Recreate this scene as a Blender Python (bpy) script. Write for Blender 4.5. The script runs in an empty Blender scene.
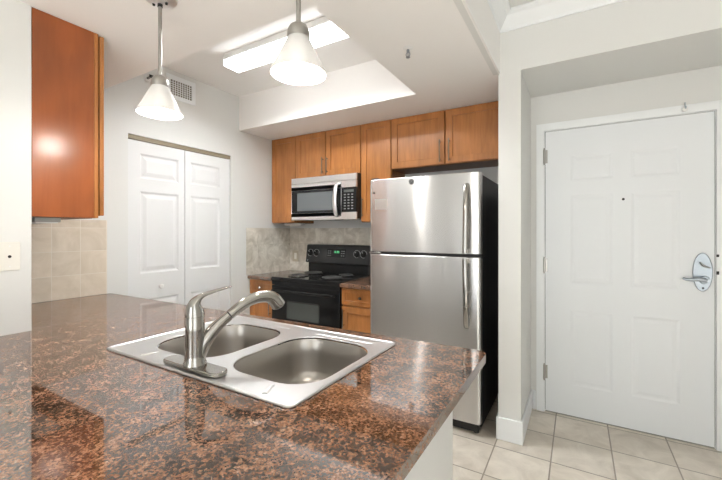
import bpy, bmesh, math, random
from mathutils import Vector, Matrix
PI = math.pi
sc = bpy.context.scene
COL = sc.collection

# ------------------------------------------------------------------ camera
cam_d = bpy.data.cameras.new('camera')
cam_d.sensor_fit = 'HORIZONTAL'
cam_d.sensor_width = 36.0
cam_d.lens = 364.5 / 722 * 36.0
cam_d.shift_x = 0.0
cam_d.shift_y = -7.97 / 722
cam_d.clip_start = 0.02
cam = bpy.data.objects.new('camera', cam_d)
COL.objects.link(cam)
cam.location = (0, 0, 1.304)
cam.rotation_euler = (PI / 2, 0, math.radians(30.69))
sc.camera = cam

# ------------------------------------------------------------------ world, added daylight, exposure
w = bpy.data.worlds.new('world')
sc.world = w
w.use_nodes = True
bg = w.node_tree.nodes['Background']
bg.inputs[0].default_value = (0.93, 0.97, 1.0, 1)
bg.inputs[1].default_value = 1.6

def area(name, loc, rot, sx, sy, power, color=(1, 1, 1)):
    l = bpy.data.lights.new(name, 'AREA')
    l.shape = 'RECTANGLE'
    l.size, l.size_y, l.energy, l.color = sx, sy, power, color
    o = bpy.data.objects.new(name, l)
    COL.objects.link(o)
    o.location, o.rotation_euler = loc, rot
    return o
# daylight-coloured lamps added at unseen living-room windows to brighten the kitchen
area('window_daylight', (-0.7, -4.28, 1.25), (PI / 2, 0, 0), 1.8, 2.1, 30, (0.95, 0.98, 1.0))
area('patio_daylight', (1.98, -1.5, 1.18), (PI / 2, 0, PI / 2), 2.0, 2.2, 6, (0.95, 0.98, 1.0))

# sun put in through the patio door, overstrong so its floor bounce brightens the ceilings
sl = bpy.data.lights.new('sun', 'SUN'); sl.energy = 46.0; sl.angle = 0.01; sl.color = (0.93, 0.97, 1.0)
so = bpy.data.objects.new('sun', sl); COL.objects.link(so)
so.rotation_euler = Vector((-0.82, -0.10, -0.70)).to_track_quat('-Z', 'Y').to_euler()

vs = sc.view_settings
vs.view_transform = 'Standard'
vs.look = 'None'
vs.gamma = 1.0
vs.use_curve_mapping = False
vs.exposure = 0.60

# ------------------------------------------------------------------ mesh helpers (all take world coordinates)
def BM():
    return bmesh.new()

def add_box(bm, x0, x1, y0, y1, z0, z1):
    vs_ = [bm.verts.new(p) for p in ((x0, y0, z0), (x1, y0, z0), (x1, y1, z0), (x0, y1, z0),
                                     (x0, y0, z1), (x1, y0, z1), (x1, y1, z1), (x0, y1, z1))]
    for f in ((0, 3, 2, 1), (4, 5, 6, 7), (0, 1, 5, 4), (1, 2, 6, 5), (2, 3, 7, 6), (3, 0, 4, 7)):
        bm.faces.new([vs_[i] for i in f])
    return vs_

def box(x0, x1, y0, y1, z0, z1):
    bm = BM(); add_box(bm, x0, x1, y0, y1, z0, z1); return bm

def rrect(x0, x1, y0, y1, r, n=6):
    """rounded rectangle, counter-clockwise list of (x, y)"""
    rs = r if isinstance(r, (list, tuple)) else (r, r, r, r)
    pts = []
    for (cx, cy, a0, q) in ((x1, y1, 0, rs[0]), (x0, y1, 90, rs[1]), (x0, y0, 180, rs[2]), (x1, y0, 270, rs[3])):
        sx = -1 if cx == x1 else 1
        sy = -1 if cy == y1 else 1
        if q <= 1e-6:
            pts.append((cx, cy)); continue
        for i in range(n + 1):
            a = math.radians(a0 + 90 * i / n)
            pts.append((cx + sx * q + q * math.cos(a), cy + sy * q + q * math.sin(a)))
    return pts

def add_plate(bm, outer, holes, fn, t0, t1):
    """a flat plate with holes; fn(a, b, t) maps plate coordinates to 3-D"""
    loops = []
    edges = []
    for lp in [outer] + list(holes):
        v = [bm.verts.new(fn(a, b, t0)) for a, b in lp]
        loops.append(v)
        for i in range(len(v)):
            edges.append(bm.edges.new((v[i], v[(i + 1) % len(v)])))
    if holes:
        g = bmesh.ops.triangle_fill(bm, edges=edges, use_beauty=True, use_dissolve=False)
        faces = [f for f in g['geom'] if isinstance(f, bmesh.types.BMFace)]
    else:
        faces = [bm.faces.new(loops[0])]
    ex = bmesh.ops.extrude_face_region(bm, geom=faces)
    vmap = [g for g in ex['geom'] if isinstance(g, bmesh.types.BMVert)]
    d = Vector(fn(0, 0, t1)) - Vector(fn(0, 0, t0))
    bmesh.ops.translate(bm, verts=vmap, vec=d)
    return bm

XY = lambda a, b, t: (a, b, t)
XZ = lambda a, b, t: (a, t, b)          # plate facing along y
YZ = lambda a, b, t: (t, a, b)          # plate facing along x

def rect(a0, a1, b0, b1):
    return [(a0, b0), (a1, b0), (a1, b1), (a0, b1)]

def add_cyl(bm, p0, p1, r0, r1=None, n=24, cap=True):
    r1 = r0 if r1 is None else r1
    p0, p1 = Vector(p0), Vector(p1)
    d = (p1 - p0).normalized()
    a = d.orthogonal().normalized(); b = d.cross(a)
    A, B = [], []
    for i in range(n):
        t = 2 * PI * i / n
        u = a * math.cos(t) + b * math.sin(t)
        A.append(bm.verts.new(p0 + u * r0)); B.append(bm.verts.new(p1 + u * r1))
    for i in range(n):
        j = (i + 1) % n
        bm.faces.new((A[i], A[j], B[j], B[i]))
    if cap:
        bm.faces.new(A[::-1]); bm.faces.new(B)

def cyl(p0, p1, r0, r1=None, n=24):
    bm = BM(); add_cyl(bm, p0, p1, r0, r1, n); return bm

def add_lathe(bm, prof, c, n=40, axis='z', closed=False):
    """profile of (r, h) revolved about the axis through c"""
    rings = []
    for r, h in prof:
        ring = []
        for i in range(n):
            t = 2 * PI * i / n
            x, y = r * math.cos(t), r * math.sin(t)
            p = {'z': (x, y, h), 'y': (x, h, y), 'x': (h, x, y)}[axis]
            ring.append(bm.verts.new((c[0] + p[0], c[1] + p[1], c[2] + p[2])))
        rings.append(ring)
    m = len(rings)
    for k in range(m if closed else m - 1):
        A, B = rings[k], rings[(k + 1) % m]
        for i in range(n):
            j = (i + 1) % n
            bm.faces.new((A[i], A[j], B[j], B[i]))
    return rings

def lathe(prof, c, n=40, axis='z', closed=False, caps=False):
    bm = BM(); rings = add_lathe(bm, prof, c, n, axis, closed)
    if caps:
        bm.faces.new(rings[0][::-1]); bm.faces.new(rings[-1])
    return bm

def smooth_path(pts, k=6):
    """Catmull-Rom through tuples of any length"""
    out = []
    n = len(pts)
    for i in range(n - 1):
        p0, p1, p2, p3 = pts[max(i - 1, 0)], pts[i], pts[i + 1], pts[min(i + 2, n - 1)]
        for s in range(k):
            t = s / k
            out.append(tuple(0.5 * (2 * b + (c - a) * t + (2 * a - 5 * b + 4 * c - d) * t * t + (3 * b - a - 3 * c + d) * t ** 3)
                             for a, b, c, d in zip(p0, p1, p2, p3)))
    out.append(tuple(pts[-1]))
    return out

def add_tube(bm, pts, rad, n=16, flat=1.0, up=None):
    """tube along pts; rad is a number or a list; flat squashes the section along `up`"""
    P = [Vector(p[:3]) for p in pts]
    R = rad if isinstance(rad, (list, tuple)) else [rad] * len(P)
    F = flat if isinstance(flat, (list, tuple)) else [flat] * len(P)
    rings = []
    ref = Vector(up) if up else None
    prev = None
    for i, p in enumerate(P):
        d = (P[min(i + 1, len(P) - 1)] - P[max(i - 1, 0)]).normalized()
        if ref:
            a = ref.cross(d).normalized()
        elif prev is None:
            a = d.orthogonal().normalized()
        else:
            a = (prev - d * prev.dot(d)).normalized()
        prev = a
        b = d.cross(a)
        rings.append([bm.verts.new(p + a * R[i] * math.cos(2 * PI * k / n) + b * R[i] * F[i] * math.sin(2 * PI * k / n)) for k in range(n)])
    for A, B in zip(rings, rings[1:]):
        for k in range(n):
            j = (k + 1) % n
            bm.faces.new((A[k], A[j], B[j], B[k]))
    bm.faces.new(rings[0][::-1]); bm.faces.new(rings[-1])

def tube(pts, rad, n=16, flat=1.0, up=None):
    bm = BM(); add_tube(bm, pts, rad, n, flat, up); return bm

def add_frustum(bm, fn, r0, r1, t0, t1):
    A = [bm.verts.new(fn(a, b, t0)) for a, b in rect(*r0)]
    B = [bm.verts.new(fn(a, b, t1)) for a, b in rect(*r1)]
    for i in range(4):
        j = (i + 1) % 4
        bm.faces.new((A[i], A[j], B[j], B[i]))
    bm.faces.new(A[::-1]); bm.faces.new(B)

# ------------------------------------------------------------------ object helpers
ORIG = {}
def link(name, bm, m, parent=None, bevel=0.0, seg=2, smooth=False, loc=None, solid=0):
    o_ = Vector(ORIG[parent.name]) if parent else Vector(loc or (0, 0, 0))
    bmesh.ops.recalc_face_normals(bm, faces=bm.faces[:])
    bmesh.ops.translate(bm, verts=bm.verts[:], vec=-o_)
    me = bpy.data.meshes.new(name)
    bm.to_mesh(me); bm.free()
    me.materials.append(m)
    o = bpy.data.objects.new(name, me)
    COL.objects.link(o)
    ORIG[o.name] = tuple(o_)
    if parent:
        o.parent = parent
    else:
        o.location = o_
    if solid:
        s = o.modifiers.new('solid', 'SOLIDIFY'); s.thickness = solid; s.offset = 0
    if bevel:
        b = o.modifiers.new('bevel', 'BEVEL')
        b.width, b.segments, b.limit_method, b.angle_limit = bevel, seg, 'ANGLE', math.radians(35)
        b.harden_normals = False
    if smooth or bevel:
        for p in me.polygons:
            p.use_smooth = True
        try:
            me.set_sharp_from_angle(angle=math.radians(40))
        except Exception:
            pass
    return o

def thing(name, label, cat, loc, group=None):
    o = bpy.data.objects.new(name, None)
    o.empty_display_size = 0.1
    COL.objects.link(o)
    o.location = loc
    ORIG[o.name] = tuple(loc)
    o['label'] = label; o['category'] = cat
    if group: o['group'] = group
    return o

def tag(o, label, cat, group=None):
    o['label'] = label; o['category'] = cat
    if group: o['group'] = group
    return o

def struct(name, bm, m, label=None, cat=None, **k):
    o = link(name, bm, m, **k)
    o['kind'] = 'structure'
    if label: o['label'] = label
    if cat: o['category'] = cat
    return o

# ------------------------------------------------------------------ materials
def mat(name, color, rough=0.5, metal=0.0, **k):
    m = bpy.data.materials.new(name)
    m.use_nodes = True
    b = m.node_tree.nodes['Principled BSDF']
    b.inputs['Base Color'].default_value = (*color, 1)
    b.inputs['Roughness'].default_value = rough
    b.inputs['Metallic'].default_value = metal
    for key, v in k.items():
        b.inputs[key].default_value = v
    return m

def N(m, t, **k):
    n = m.node_tree.nodes.new(t)
    for key, v in k.items():
        if key in n.inputs: n.inputs[key].default_value = v
        else: setattr(n, key, v)
    return n

def L(m, a, ao, b, bo):
    m.node_tree.links.new(a.outputs[ao], b.inputs[bo])

def P(m):
    return m.node_tree.nodes['Principled BSDF']

def coords(m, scale=(1, 1, 1), loc=(0, 0, 0)):
    t = N(m, 'ShaderNodeTexCoord'); mp = N(m, 'ShaderNodeMapping')
    mp.inputs['Scale'].default_value = scale
    mp.inputs['Location'].default_value = loc
    L(m, t, 'Object', mp, 'Vector')
    return mp

def ramp(m, stops, interp='LINEAR'):
    r = N(m, 'ShaderNodeValToRGB')
    r.color_ramp.interpolation = interp
    while len(r.color_ramp.elements) < len(stops): r.color_ramp.elements.new(0.5)
    for e, (p, c) in zip(r.color_ramp.elements, stops):
        e.position = p; e.color = (*c, 1)
    return r

def bumpy(m, scale, strength, dist=0.002, vec=None, detail=3):
    c = vec or coords(m)
    n = N(m, 'ShaderNodeTexNoise', Scale=scale, Detail=detail)
    L(m, c, 'Vector', n, 'Vector')
    b = N(m, 'ShaderNodeBump', Strength=strength, Distance=dist)
    L(m, n, 'Fac', b, 'Height'); L(m, b, 'Normal', P(m), 'Normal')

def paint(name, color, rough=0.55):
    m = mat(name, color, rough); bumpy(m, 90, 0.12, 0.001); return m

M = {}
M['wall'] = paint('wall_paint', (0.74, 0.74, 0.72))
M['ceiling'] = paint('ceiling_paint', (0.90, 0.885, 0.865), 0.8)
M['trim'] = mat('trim_paint', (0.86, 0.88, 0.89), 0.35)
M['closet'] = mat('closet_paint', (0.77, 0.775, 0.775), 0.42)
M['door'] = mat('door_paint', (0.82, 0.845, 0.865), 0.42)

def wood(name, c0, c1, c2, rough=0.3, sc_=(14, 14, 1.1)):
    m = mat(name, c1, rough)
    P(m).inputs['Coat Weight'].default_value = 0.25
    P(m).inputs['Coat Roughness'].default_value = 0.22
    c = coords(m, sc_)
    n = N(m, 'ShaderNodeTexNoise', Scale=3.0, Detail=6, Roughness=0.6, Distortion=0.6)
    L(m, c, 'Vector', n, 'Vector')
    r = ramp(m, [(0.15, c0), (0.5, c1), (0.88, c2)])
    L(m, n, 'Fac', r, 'Fac')
    c2_ = coords(m, (3.0, 3.0, 1.4))
    n2 = N(m, 'ShaderNodeTexNoise', Scale=2.2, Detail=2)
    L(m, c2_, 'Vector', n2, 'Vector')
    r2 = ramp(m, [(0.3, (0.76, 0.74, 0.72)), (0.7, (1.10, 1.08, 1.06))])
    L(m, n2, 'Fac', r2, 'Fac')
    mx = N(m, 'ShaderNodeMix', data_type='RGBA', blend_type='MULTIPLY')
    mx.inputs[0].default_value = 1.0
    L(m, r, 'Color', mx, 6); L(m, r2, 'Color', mx, 7); L(m, mx, 2, P(m), 'Base Color')
    return m
M['wood'] = wood('honey_maple', (0.37, 0.135, 0.036), (0.47, 0.185, 0.052), (0.56, 0.24, 0.072))
M['wood_in'] = wood('maple_panel', (0.35, 0.13, 0.036), (0.47, 0.19, 0.055), (0.58, 0.255, 0.08))
M['veneer'] = wood('cherry_veneer', (0.29, 0.078, 0.020), (0.345, 0.096, 0.025), (0.39, 0.115, 0.032), 0.28, (9, 9, 1.2))  # redder, darker version of the cabinet wood
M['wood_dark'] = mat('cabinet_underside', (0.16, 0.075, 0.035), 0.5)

def granite():
    m = mat('brown_granite', (0.3, 0.18, 0.12), 0.045)
    P(m).inputs['IOR'].default_value = 2.15
    c = coords(m)
    wn = N(m, 'ShaderNodeTexNoise', Scale=70, Detail=3)
    L(m, c, 'Vector', wn, 'Vector')
    mixv = N(m, 'ShaderNodeMix', data_type='RGBA', blend_type='LINEAR_LIGHT'); mixv.inputs[0].default_value = 0.006
    L(m, c, 'Vector', mixv, 6); L(m, wn, 'Color', mixv, 7)
    v = N(m, 'ShaderNodeTexVoronoi', Scale=190, Randomness=1.0)
    L(m, mixv, 2, v, 'Vector')
    sep = N(m, 'ShaderNodeSeparateColor'); L(m, v, 'Color', sep, 'Color')
    n1 = N(m, 'ShaderNodeTexNoise', Scale=105, Detail=7, Roughness=0.8, Distortion=0.0); L(m, c, 'Vector', n1, 'Vector')
    mr = N(m, 'ShaderNodeMapRange'); L(m, n1, 'Fac', mr, 'Value')
    mr.inputs['From Min'].default_value = 0.30; mr.inputs['From Max'].default_value = 0.70
    mxf = N(m, 'ShaderNodeMix', data_type='FLOAT'); mxf.inputs[0].default_value = 0.60
    L(m, sep, 'Red', mxf, 2); L(m, mr, 0, mxf, 3)
    n5 = N(m, 'ShaderNodeTexNoise', Scale=17, Detail=3, Roughness=0.6); L(m, c, 'Vector', n5, 'Vector')
    mr5 = N(m, 'ShaderNodeMapRange'); L(m, n5, 'Fac', mr5, 'Value')
    mr5.inputs['From Min'].default_value = 0.3; mr5.inputs['From Max'].default_value = 0.7
    mr5.inputs['To Min'].default_value = -0.21; mr5.inputs['To Max'].default_value = 0.14
    sm5 = N(m, 'ShaderNodeMath', operation='ADD'); L(m, mxf, 0, sm5, 0); L(m, mr5, 0, sm5, 1)
    mxf = sm5
    r = ramp(m, [(0.0, (0.010, 0.008, 0.007)), (0.24, (0.022, 0.015, 0.012)), (0.37, (0.080, 0.046, 0.031)), (0.50, (0.185, 0.096, 0.058)),
                 (0.68, (0.36, 0.182, 0.107)), (0.90, (0.44, 0.31, 0.23))])
    L(m, mxf, 0, r, 'Fac')
    n4 = N(m, 'ShaderNodeTexNoise', Scale=300, Detail=2); L(m, c, 'Vector', n4, 'Vector')
    r4 = ramp(m, [(0.34, (0.55, 0.52, 0.50)), (0.60, (1.10, 1.08, 1.05))]); L(m, n4, 'Fac', r4, 'Fac')
    m2 = N(m, 'ShaderNodeMix', data_type='RGBA', blend_type='MULTIPLY'); m2.inputs[0].default_value = 0.8
    L(m, r, 'Color', m2, 6); L(m, r4, 'Color', m2, 7); L(m, m2, 2, P(m), 'Base Color')
    return m
M['granite'] = granite()

def tiles(name, ca, cb, grout, axes, size, off, g=0.006, rough=0.35, nsc=5.0, ncontrast=(0.35, 0.68), bump=0.5):
    """square tiles with grout, laid out along two object axes"""
    m = mat(name, ca, rough)
    c = coords(m, (1, 1, 1))
    sep = N(m, 'ShaderNodeSeparateXYZ'); L(m, c, 'Vector', sep, 'Vector')
    masks = []; ids = []
    for ax, o in zip(axes, off):
        ad = N(m, 'ShaderNodeMath', operation='SUBTRACT'); L(m, sep, ax, ad, 0); ad.inputs[1].default_value = o
        dv = N(m, 'ShaderNodeMath', operation='DIVIDE'); L(m, ad, 0, dv, 0); dv.inputs[1].default_value = size
        fl = N(m, 'ShaderNodeMath', operation='FLOOR'); L(m, dv, 0, fl, 0); ids.append(fl)
        fr = N(m, 'ShaderNodeMath', operation='FRACT'); L(m, dv, 0, fr, 0)
        s1 = N(m, 'ShaderNodeMath', operation='SUBTRACT'); L(m, fr, 0, s1, 0); s1.inputs[1].default_value = 0.5
        ab = N(m, 'ShaderNodeMath', operation='ABSOLUTE'); L(m, s1, 0, ab, 0)
        gt = N(m, 'ShaderNodeMath', operation='GREATER_THAN'); L(m, ab, 0, gt, 0); gt.inputs[1].default_value = 0.5 - g / size / 2
        masks.append(gt)
    mk = N(m, 'ShaderNodeMath', operation='MAXIMUM'); L(m, masks[0], 0, mk, 0); L(m, masks[1], 0, mk, 1)
    comb = N(m, 'ShaderNodeCombineXYZ'); L(m, ids[0], 0, comb, 0); L(m, ids[1], 0, comb, 1)
    wn = N(m, 'ShaderNodeTexWhiteNoise', noise_dimensions='3D'); L(m, comb, 0, wn, 'Vector')
    sc3 = N(m, 'ShaderNodeVectorMath', operation='SCALE'); L(m, wn, 'Color', sc3, 0); sc3.inputs['Scale'].default_value = 7.0
    ad3 = N(m, 'ShaderNodeVectorMath', operation='ADD'); L(m, c, 'Vector', ad3, 0); L(m, sc3, 0, ad3, 1)
    n = N(m, 'ShaderNodeTexNoise', Scale=nsc, Detail=7, Roughness=0.62, Distortion=0.8); L(m, ad3, 0, n, 'Vector')
    r = ramp(m, [(ncontrast[0], ca), (ncontrast[1], cb)]); L(m, n, 'Fac', r, 'Fac')
    hv = N(m, 'ShaderNodeHueSaturation'); L(m, r, 'Color', hv, 'Color')
    mr = N(m, 'ShaderNodeMapRange'); L(m, wn, 'Value', mr, 'Value'); mr.inputs['To Min'].default_value = 0.93; mr.inputs['To Max'].default_value = 1.06
    L(m, mr, 0, hv, 'Value')
    mx = N(m, 'ShaderNodeMix', data_type='RGBA'); L(m, mk, 0, mx, 0); L(m, hv, 'Color', mx, 6); mx.inputs[7].default_value = (*grout, 1)
    L(m, mx, 2, P(m), 'Base Color')
    inv = N(m, 'ShaderNodeMath', operation='SUBTRACT'); inv.inputs[0].default_value = 1.0; L(m, mk, 0, inv, 1)
    b = N(m, 'ShaderNodeBump', Strength=bump, Distance=0.002); L(m, inv, 0, b, 'Height'); L(m, b, 'Normal', P(m), 'Normal')
    return m
M['floor'] = tiles('floor_tile', (0.60, 0.535, 0.455), (0.80, 0.735, 0.645), (0.30, 0.26, 0.21), ('X', 'Y'), 0.305, (-0.435, 2.633), 0.0075, 0.3, 6.0)
M['splash_side'] = tiles('travertine_side', (0.52, 0.475, 0.40), (0.84, 0.80, 0.72), (0.60, 0.56, 0.48), ('Y', 'Z'), 0.305, (2.70, 0.87), 0.003, 0.4, 9.0, bump=0.2)
M['splash_back'] = tiles('travertine_back', (0.52, 0.475, 0.40), (0.84, 0.80, 0.72), (0.56, 0.52, 0.45), ('X', 'Z'), 0.305, (-2.41, 0.87), 0.003, 0.4, 9.0, bump=0.2)
M['splash_left'] = tiles('travertine_left', (0.66, 0.57, 0.455), (0.78, 0.69, 0.58), (0.80, 0.745, 0.66), ('Y', 'Z'), 0.155, (0.978, 0.867), 0.003, 0.4, 7.0, bump=0.2)

def steel(name, color, rough, streak=None, aniso=0.0, wob=0.0):
    m = mat(name, color, rough, 1.0)
    if streak:
        c = coords(m, streak)
        n = N(m, 'ShaderNodeTexNoise', Scale=1.0, Detail=3); L(m, c, 'Vector', n, 'Vector')
        mr = N(m, 'ShaderNodeMapRange'); L(m, n, 'Fac', mr, 'Value')
        mr.inputs['To Min'].default_value = rough * 0.85; mr.inputs['To Max'].default_value = rough * 1.15
        L(m, mr, 0, P(m), 'Roughness')
    if aniso:
        t = N(m, 'ShaderNodeTangent', direction_type='RADIAL', axis='Z')
        P(m).inputs['Anisotropic'].default_value = aniso
        P(m).inputs['Anisotropic Rotation'].default_value = 0.25
        L(m, t, 'Tangent', P(m), 'Tangent')
    if wob:
        bumpy(m, 1.0, 1.0, wob, coords(m, (5.0, 5.0, 1.3)), 1)
    return m
M['steel'] = steel('brushed_stainless', (0.68, 0.675, 0.67), 0.27, None, 0.9, 0.004)
M['steel_plain'] = steel('stainless_trim', (0.86, 0.855, 0.85), 0.36)
M['deck'] = steel('satin_sink_deck', (0.66, 0.655, 0.65), 0.34)
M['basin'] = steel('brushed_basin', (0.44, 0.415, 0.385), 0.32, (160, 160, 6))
M['nickel'] = steel('brushed_nickel', (0.40, 0.385, 0.36), 0.17)
M['nickel_lamp'] = steel('lamp_nickel', (0.40, 0.385, 0.36), 0.32)
M['chrome'] = steel('satin_chrome', (0.37, 0.41, 0.45), 0.32)
M['pull'] = steel('bar_pull_metal', (0.26, 0.22, 0.17), 0.3)
M['black'] = mat('black_enamel', (0.012, 0.012, 0.012), 0.12, **{'Specular IOR Level': 0.28})
M['black_matte'] = mat('black_textured_steel', (0.016, 0.016, 0.015), 0.45, **{'Specular IOR Level': 0.28})
M['black_plastic'] = mat('black_plastic', (0.022, 0.022, 0.022), 0.3, **{'Specular IOR Level': 0.28})
M['iron'] = mat('burner_coil', (0.055, 0.054, 0.052), 0.45)
M['glass_dark'] = mat('oven_glass', (0.10, 0.11, 0.105), 0.06)
M['glass_mw'] = mat('microwave_window', (0.13, 0.14, 0.145), 0.1)
M['mark'] = mat('pale_print', (0.55, 0.55, 0.54), 0.5)
M['mark_grey'] = mat('grey_print', (0.20, 0.20, 0.20), 0.5)
M['plate'] = mat('outlet_plastic', (0.80, 0.78, 0.72), 0.4)
M['plate_beige'] = mat('beige_plastic', (0.55, 0.49, 0.38), 0.4)
M['white_plastic'] = mat('white_plastic', (0.83, 0.83, 0.82), 0.4)
M['grey_plastic'] = mat('grey_plastic', (0.33, 0.33, 0.31), 0.45)
M['dark'] = mat('dark_hole', (0.012, 0.012, 0.012), 0.6)
M['track'] = mat('bronze_track', (0.30, 0.25, 0.17), 0.5)
M['duct'] = mat('duct_interior', (0.16, 0.14, 0.11), 0.7)

def emit(name, color, strength, base=(0.8, 0.8, 0.8)):
    m = mat(name, base, 0.5)
    P(m).inputs['Emission Color'].default_value = (*color, 1)
    P(m).inputs['Emission Strength'].default_value = strength
    return m
M['tube'] = emit('fluorescent_diffuser', (1.0, 0.985, 0.96), 5.0)
M['tube_side'] = emit('fluorescent_side_lens', (0.97, 0.99, 1.0), 4.6)
M['bulb'] = emit('lit_bulb', (1.0, 0.95, 0.88), 6.0)
M['green'] = emit('green_clock', (0.15, 0.9, 0.35), 0.8, (0.02, 0.1, 0.04))

def shade_glass():
    m = bpy.data.materials.new('frosted_shade_glass')
    m.use_nodes = True
    nt = m.node_tree
    nt.nodes.clear()
    out = nt.nodes.new('ShaderNodeOutputMaterial')
    tr = nt.nodes.new('ShaderNodeBsdfTranslucent'); tr.inputs[0].default_value = (0.30, 0.29, 0.275, 1)
    di = nt.nodes.new('ShaderNodeBsdfDiffuse'); di.inputs[0].default_value = (0.70, 0.69, 0.67, 1)
    tp = nt.nodes.new('ShaderNodeBsdfTransparent')
    gl = nt.nodes.new('ShaderNodeBsdfGlossy'); gl.inputs['Roughness'].default_value = 0.25
    em = nt.nodes.new('ShaderNodeEmission'); em.inputs[0].default_value = (1, 0.965, 0.93, 1); em.inputs[1].default_value = 0.02
    m1 = nt.nodes.new('ShaderNodeMixShader'); m1.inputs[0].default_value = 0.10
    m2 = nt.nodes.new('ShaderNodeMixShader'); m2.inputs[0].default_value = 0.12
    m3 = nt.nodes.new('ShaderNodeMixShader'); m3.inputs[0].default_value = 0.05
    ad = nt.nodes.new('ShaderNodeAddShader')
    k = nt.links.new
    k(di.outputs[0], m1.inputs[1]); k(tr.outputs[0], m1.inputs[2])
    k(m1.outputs[0], m2.inputs[1]); k(tp.outputs[0], m2.inputs[2])
    k(m2.outputs[0], m3.inputs[1]); k(gl.outputs[0], m3.inputs[2])
    k(m3.outputs[0], ad.inputs[0]); k(em.outputs[0], ad.inputs[1])
    k(ad.outputs[0], out.inputs['Surface'])
    return m
M['shade'] = shade_glass()

def pane_glass():
    m = bpy.data.materials.new('window_pane'); m.use_nodes = True
    nt = m.node_tree; nt.nodes.clear()
    out = nt.nodes.new('ShaderNodeOutputMaterial')
    tp = nt.nodes.new('ShaderNodeBsdfTransparent'); gl = nt.nodes.new('ShaderNodeBsdfGlossy'); gl.inputs['Roughness'].default_value = 0.02
    mx = nt.nodes.new('ShaderNodeMixShader'); mx.inputs[0].default_value = 0.06
    nt.links.new(tp.outputs[0], mx.inputs[1]); nt.links.new(gl.outputs[0], mx.inputs[2]); nt.links.new(mx.outputs[0], out.inputs[0])
    return m
M['pane'] = pane_glass()

# ------------------------------------------------------------------ measurements
XL, YB, ZS, ZT, ZC = -2.853, 3.20, 2.30, 2.63, 2.65      # closet wall, rear wall, low ceiling, tray, living ceiling
PX0, PX1, PY = -0.429, -0.298, 2.424                      # wall end beside the fridge
DY = 2.969                                                # entry wall
WX, WY0, WY1 = -2.07, 0.50, 0.642                         # wall end at the left
UY = 2.893                                                # upper cabinet faces
CT = 0.870                                                # counter top height
XR, YBK, XLL = 1.9, -4.2, -5.0

# ------------------------------------------------------------------ structure
struct('floor', box(XLL - .1, XR + .1, YBK - .1, YB + .2, -0.10, 0.0), M['floor'])

bm = BM()   # low kitchen ceiling with the raised tray in it
add_plate(bm, rect(XL - .02, PX0 + .01, WY0, YB + .05), [rect(XL - .002, -1.002, 1.274, 2.466)], XY, ZS, ZC)
add_box(bm, XL - .02, -0.985, 1.26, 2.48, ZT, ZC + 0.05)
struct('ceiling', bm, M['ceiling'])
struct('ceiling', box(XLL, XR, YBK, PY + 0.6, ZC + .0005, ZC + 0.12), M['wall'])

bm = BM()   # closet wall with its opening
add_box(bm, XL - .11, XL, WY1, 1.436, 0, ZC)
add_box(bm, XL - .11, XL, 2.367, YB, 0, ZC)
add_box(bm, XL - .11, XL, 1.436, 2.367, 2.035, ZC)
struct('wall_left', bm, M['wall'])
struct('wall_back', box(XL - .11, PX0 + .02, YB, YB + .1, 0, ZS + .1), M['wall'])
bm = BM()   # the wall end next to the refrigerator, soffit and entry wall
add_box(bm, PX0, PX1, PY, YB, 0, ZC)
struct('wall_pillar', bm, M['wall'])
bm = BM()
add_box(bm, PX1 - .0005, XR, PY, DY + 0.02, ZS, ZC)
struct('wall_soffit', bm, M['wall'])
bm = BM()
add_box(bm, PX1, -0.218, DY, DY + .1, 0, ZS)
add_box(bm, 0.727, XR, DY, DY + .1, 0, ZS)
add_box(bm, -0.218, 0.727, DY, DY + .1, 2.046, ZS)
struct('wall_entry', bm, M['wall'])
bm = BM()
ADDED_PAT = (-2.5, -0.5, 0.06, 2.3)  # unseen patio opening, added and placed for the light it lets in
add_plate(bm, rect(YBK, DY + .1, 0, ZC), [rect(*ADDED_PAT)], YZ, XR, XR + .1)
struct('wall_right', bm, M['wall'])
bm = BM()
add_plate(bm, rect(*ADDED_PAT), [rect(-2.44, -1.53, .12, 2.24), rect(-1.47, -.56, .12, 2.24)], YZ, XR + .03, XR + .08)
wf = struct('window_4', bm, M['trim'])
for (q0, q1) in ((-2.44, -1.53), (-1.47, -.56)):
    link('pane', box(XR + .052, XR + .058, q0, q1, .12, 2.24), M['pane'], parent=wf)
struct('wall_divider', box(XLL, WX, WY0, WY1, 0, ZC), M['wall'], bevel=0.004)
struct('wall_beam', box(PX0 - .03, PX0, WY0 + .001, PY, ZS - .0005, ZC), M['wall'])
struct('wall_far_left', box(XLL - .1, XLL, YBK, WY0, 0, ZC), M['wall'])
ADDED_WINS = [(-3.40, -3.18, 0.2, 2.25), (-2.56, -2.28, 0.2, 2.25), (-1.6, 0.2, 0.2, 2.25)]  # unseen windows added for light; the two slits streak the fridge doors
bm = BM()
add_plate(bm, rect(XLL - .1, XR + .1, 0, ZC), [rect(*q) for q in ADDED_WINS], XZ, YBK - .1, YBK)
struct('wall_window_side', bm, M['wall'])
for i, (a0, a1, b0, b1) in enumerate(ADDED_WINS):
    bm = BM()
    add_plate(bm, rect(a0, a1, b0, b1), [rect(a0 + .04, a1 - .04, b0 + .04, b1 - .04)], XZ, YBK - .08, YBK - .03)
    wf = struct('window_%d' % (i + 1), bm, M['trim'])
    link('pane', box(a0 + .04, a1 - .04, YBK - .058, YBK - .052, b0 + .04, b1 - .04), M['pane'], parent=wf)

# kitchen-side knee wall and the white end panel carrying the peninsula top
bm = BM()
add_plate(bm, [(WX + .002, 0.52), (-0.386, 0.52), (-0.386, 1.30), (-0.486, 1.30), (-0.486, 0.62), (WX + .002, 0.62)], [], XY, 0, CT - .0325)
struct('wall_peninsula', bm, M['wall'], bevel=0.003)

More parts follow.
